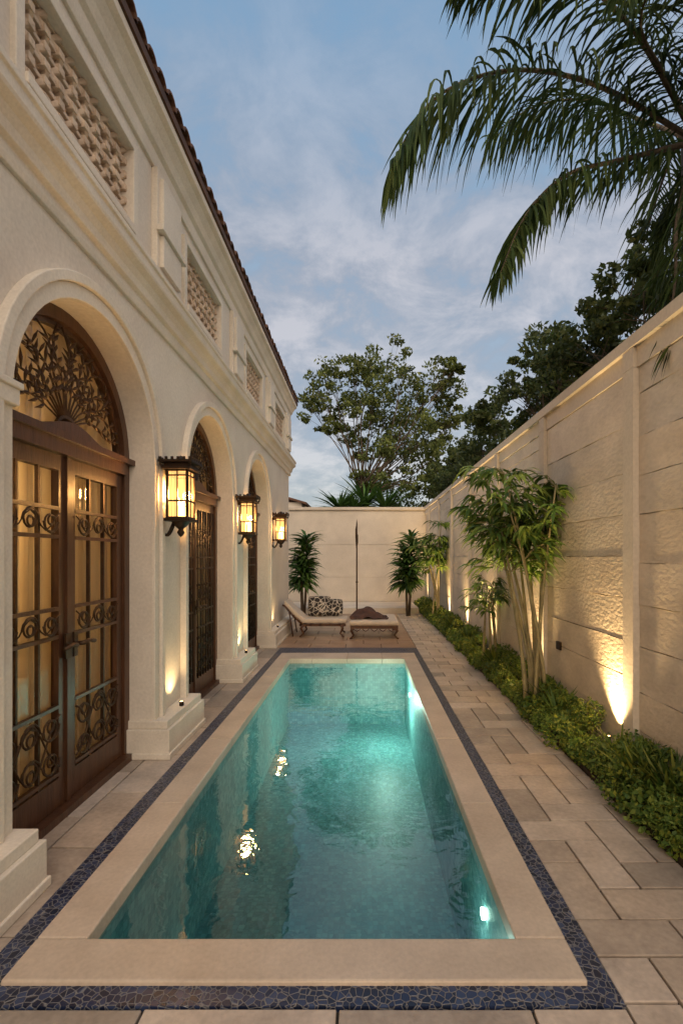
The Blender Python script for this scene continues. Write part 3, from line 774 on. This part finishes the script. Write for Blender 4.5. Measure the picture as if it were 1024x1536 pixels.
F([(2.1,2.3,3.6),(2.7,2.1,3.6),(3.1,2.0,3.2)],.4,60)
F([(1.9,2.1,3.6),(2.1,1.6,3.6),(2.2,1.2,3.2)],.4,60)
F([S(1000,120,2.4),S(960,40,2.2),S(985,-40,2.0)],.34,70)
pm.build('palm_tree',['bark','leaf_palm'])

# ------------------------------------------------------------ world, sun, camera
wd=bpy.data.worlds.new('World'); sc.world=wd; wd.use_nodes=True; nt=wd.node_tree; nt.nodes.clear(); L=nt.links.new
out=nt.nodes.new('ShaderNodeOutputWorld'); bg=nt.nodes.new('ShaderNodeBackground'); L(bg.outputs[0],out.inputs[0])
sky=nt.nodes.new('ShaderNodeTexSky'); sky.sky_type='NISHITA'; sky.sun_disc=False
sky.sun_elevation=math.radians(6); sky.sun_rotation=math.radians(200)
tc=nt.nodes.new('ShaderNodeTexCoord'); sp=nt.nodes.new('ShaderNodeSeparateXYZ'); L(tc.outputs['Generated'],sp.inputs[0])
gr=ramp(nt,sp.outputs[2],[(0.0,(.32,.335,.40)),(.22,(.31,.35,.44)),(.45,(.29,.375,.49)),(.72,(.205,.35,.53)),(1.0,(.15,.28,.47))])
ad=nt.nodes.new('ShaderNodeMath'); ad.operation='ADD'; ad.inputs[1].default_value=.30; L(sp.outputs[2],ad.inputs[0])
dv=nt.nodes.new('ShaderNodeVectorMath'); dv.operation='DIVIDE'; L(tc.outputs['Generated'],dv.inputs[0])
cb=nt.nodes.new('ShaderNodeCombineXYZ')
for i in range(3): L(ad.outputs[0],cb.inputs[i])
L(cb.outputs[0],dv.inputs[1])
nz=N(nt,'ShaderNodeTexNoise',Scale=4.4,Detail=12.0,Roughness=.64,Distortion=.3); L(dv.outputs[0],nz.inputs['Vector'])
cf=ramp(nt,nz.outputs[0],[(.34,0.0),(.48,1.0)])
cc=ramp(nt,nz.outputs[0],[(.38,(.27,.30,.38)),(.48,(.36,.375,.44)),(.62,(.56,.535,.57))])
hf=ramp(nt,sp.outputs[2],[(.05,1.0),(.5,.9),(.76,.15)])
fm=nt.nodes.new('ShaderNodeMath'); fm.operation='MULTIPLY'; L(cf,fm.inputs[0]); L(hf,fm.inputs[1])
col=mixc(nt,fm.outputs[0],gr,cc)
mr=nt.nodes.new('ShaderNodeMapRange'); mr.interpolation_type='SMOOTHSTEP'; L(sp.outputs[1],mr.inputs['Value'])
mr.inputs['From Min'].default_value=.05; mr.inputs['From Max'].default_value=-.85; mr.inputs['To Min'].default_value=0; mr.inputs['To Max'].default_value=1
col=mixc(nt,mr.outputs[0],col,(2.05,1.58,1.2))  # warm glow added to the unseen sky behind the camera, lights walls and pool
nk=mixc(nt,1.0,sky.outputs[0],(.05,.05,.05),'MULTIPLY')
col=mixc(nt,1.0,col,nk,'ADD')
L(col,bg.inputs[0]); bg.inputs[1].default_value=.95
sl_=bpy.data.lights.new('sun','SUN'); sl_.energy=.7; sl_.angle=math.radians(30); sl_.color=(1,.88,.74)
so=bpy.data.objects.new('sun',sl_); COL.objects.link(so); so.rotation_euler=Vector((-.15,1,-1.0)).to_track_quat('-Z','Y').to_euler()
cam=bpy.data.cameras.new('camera'); co_=bpy.data.objects.new('camera',cam); COL.objects.link(co_)
co_.location=(0,0,U); co_.rotation_euler=(math.radians(90),0,0)
cam.sensor_fit='VERTICAL'; cam.sensor_height=36; cam.sensor_width=24; cam.lens=740/1536*36
cam.shift_x=-33/1536; cam.shift_y=68/1536; cam.clip_end=2000; cam.clip_start=.05
sc.camera=co_
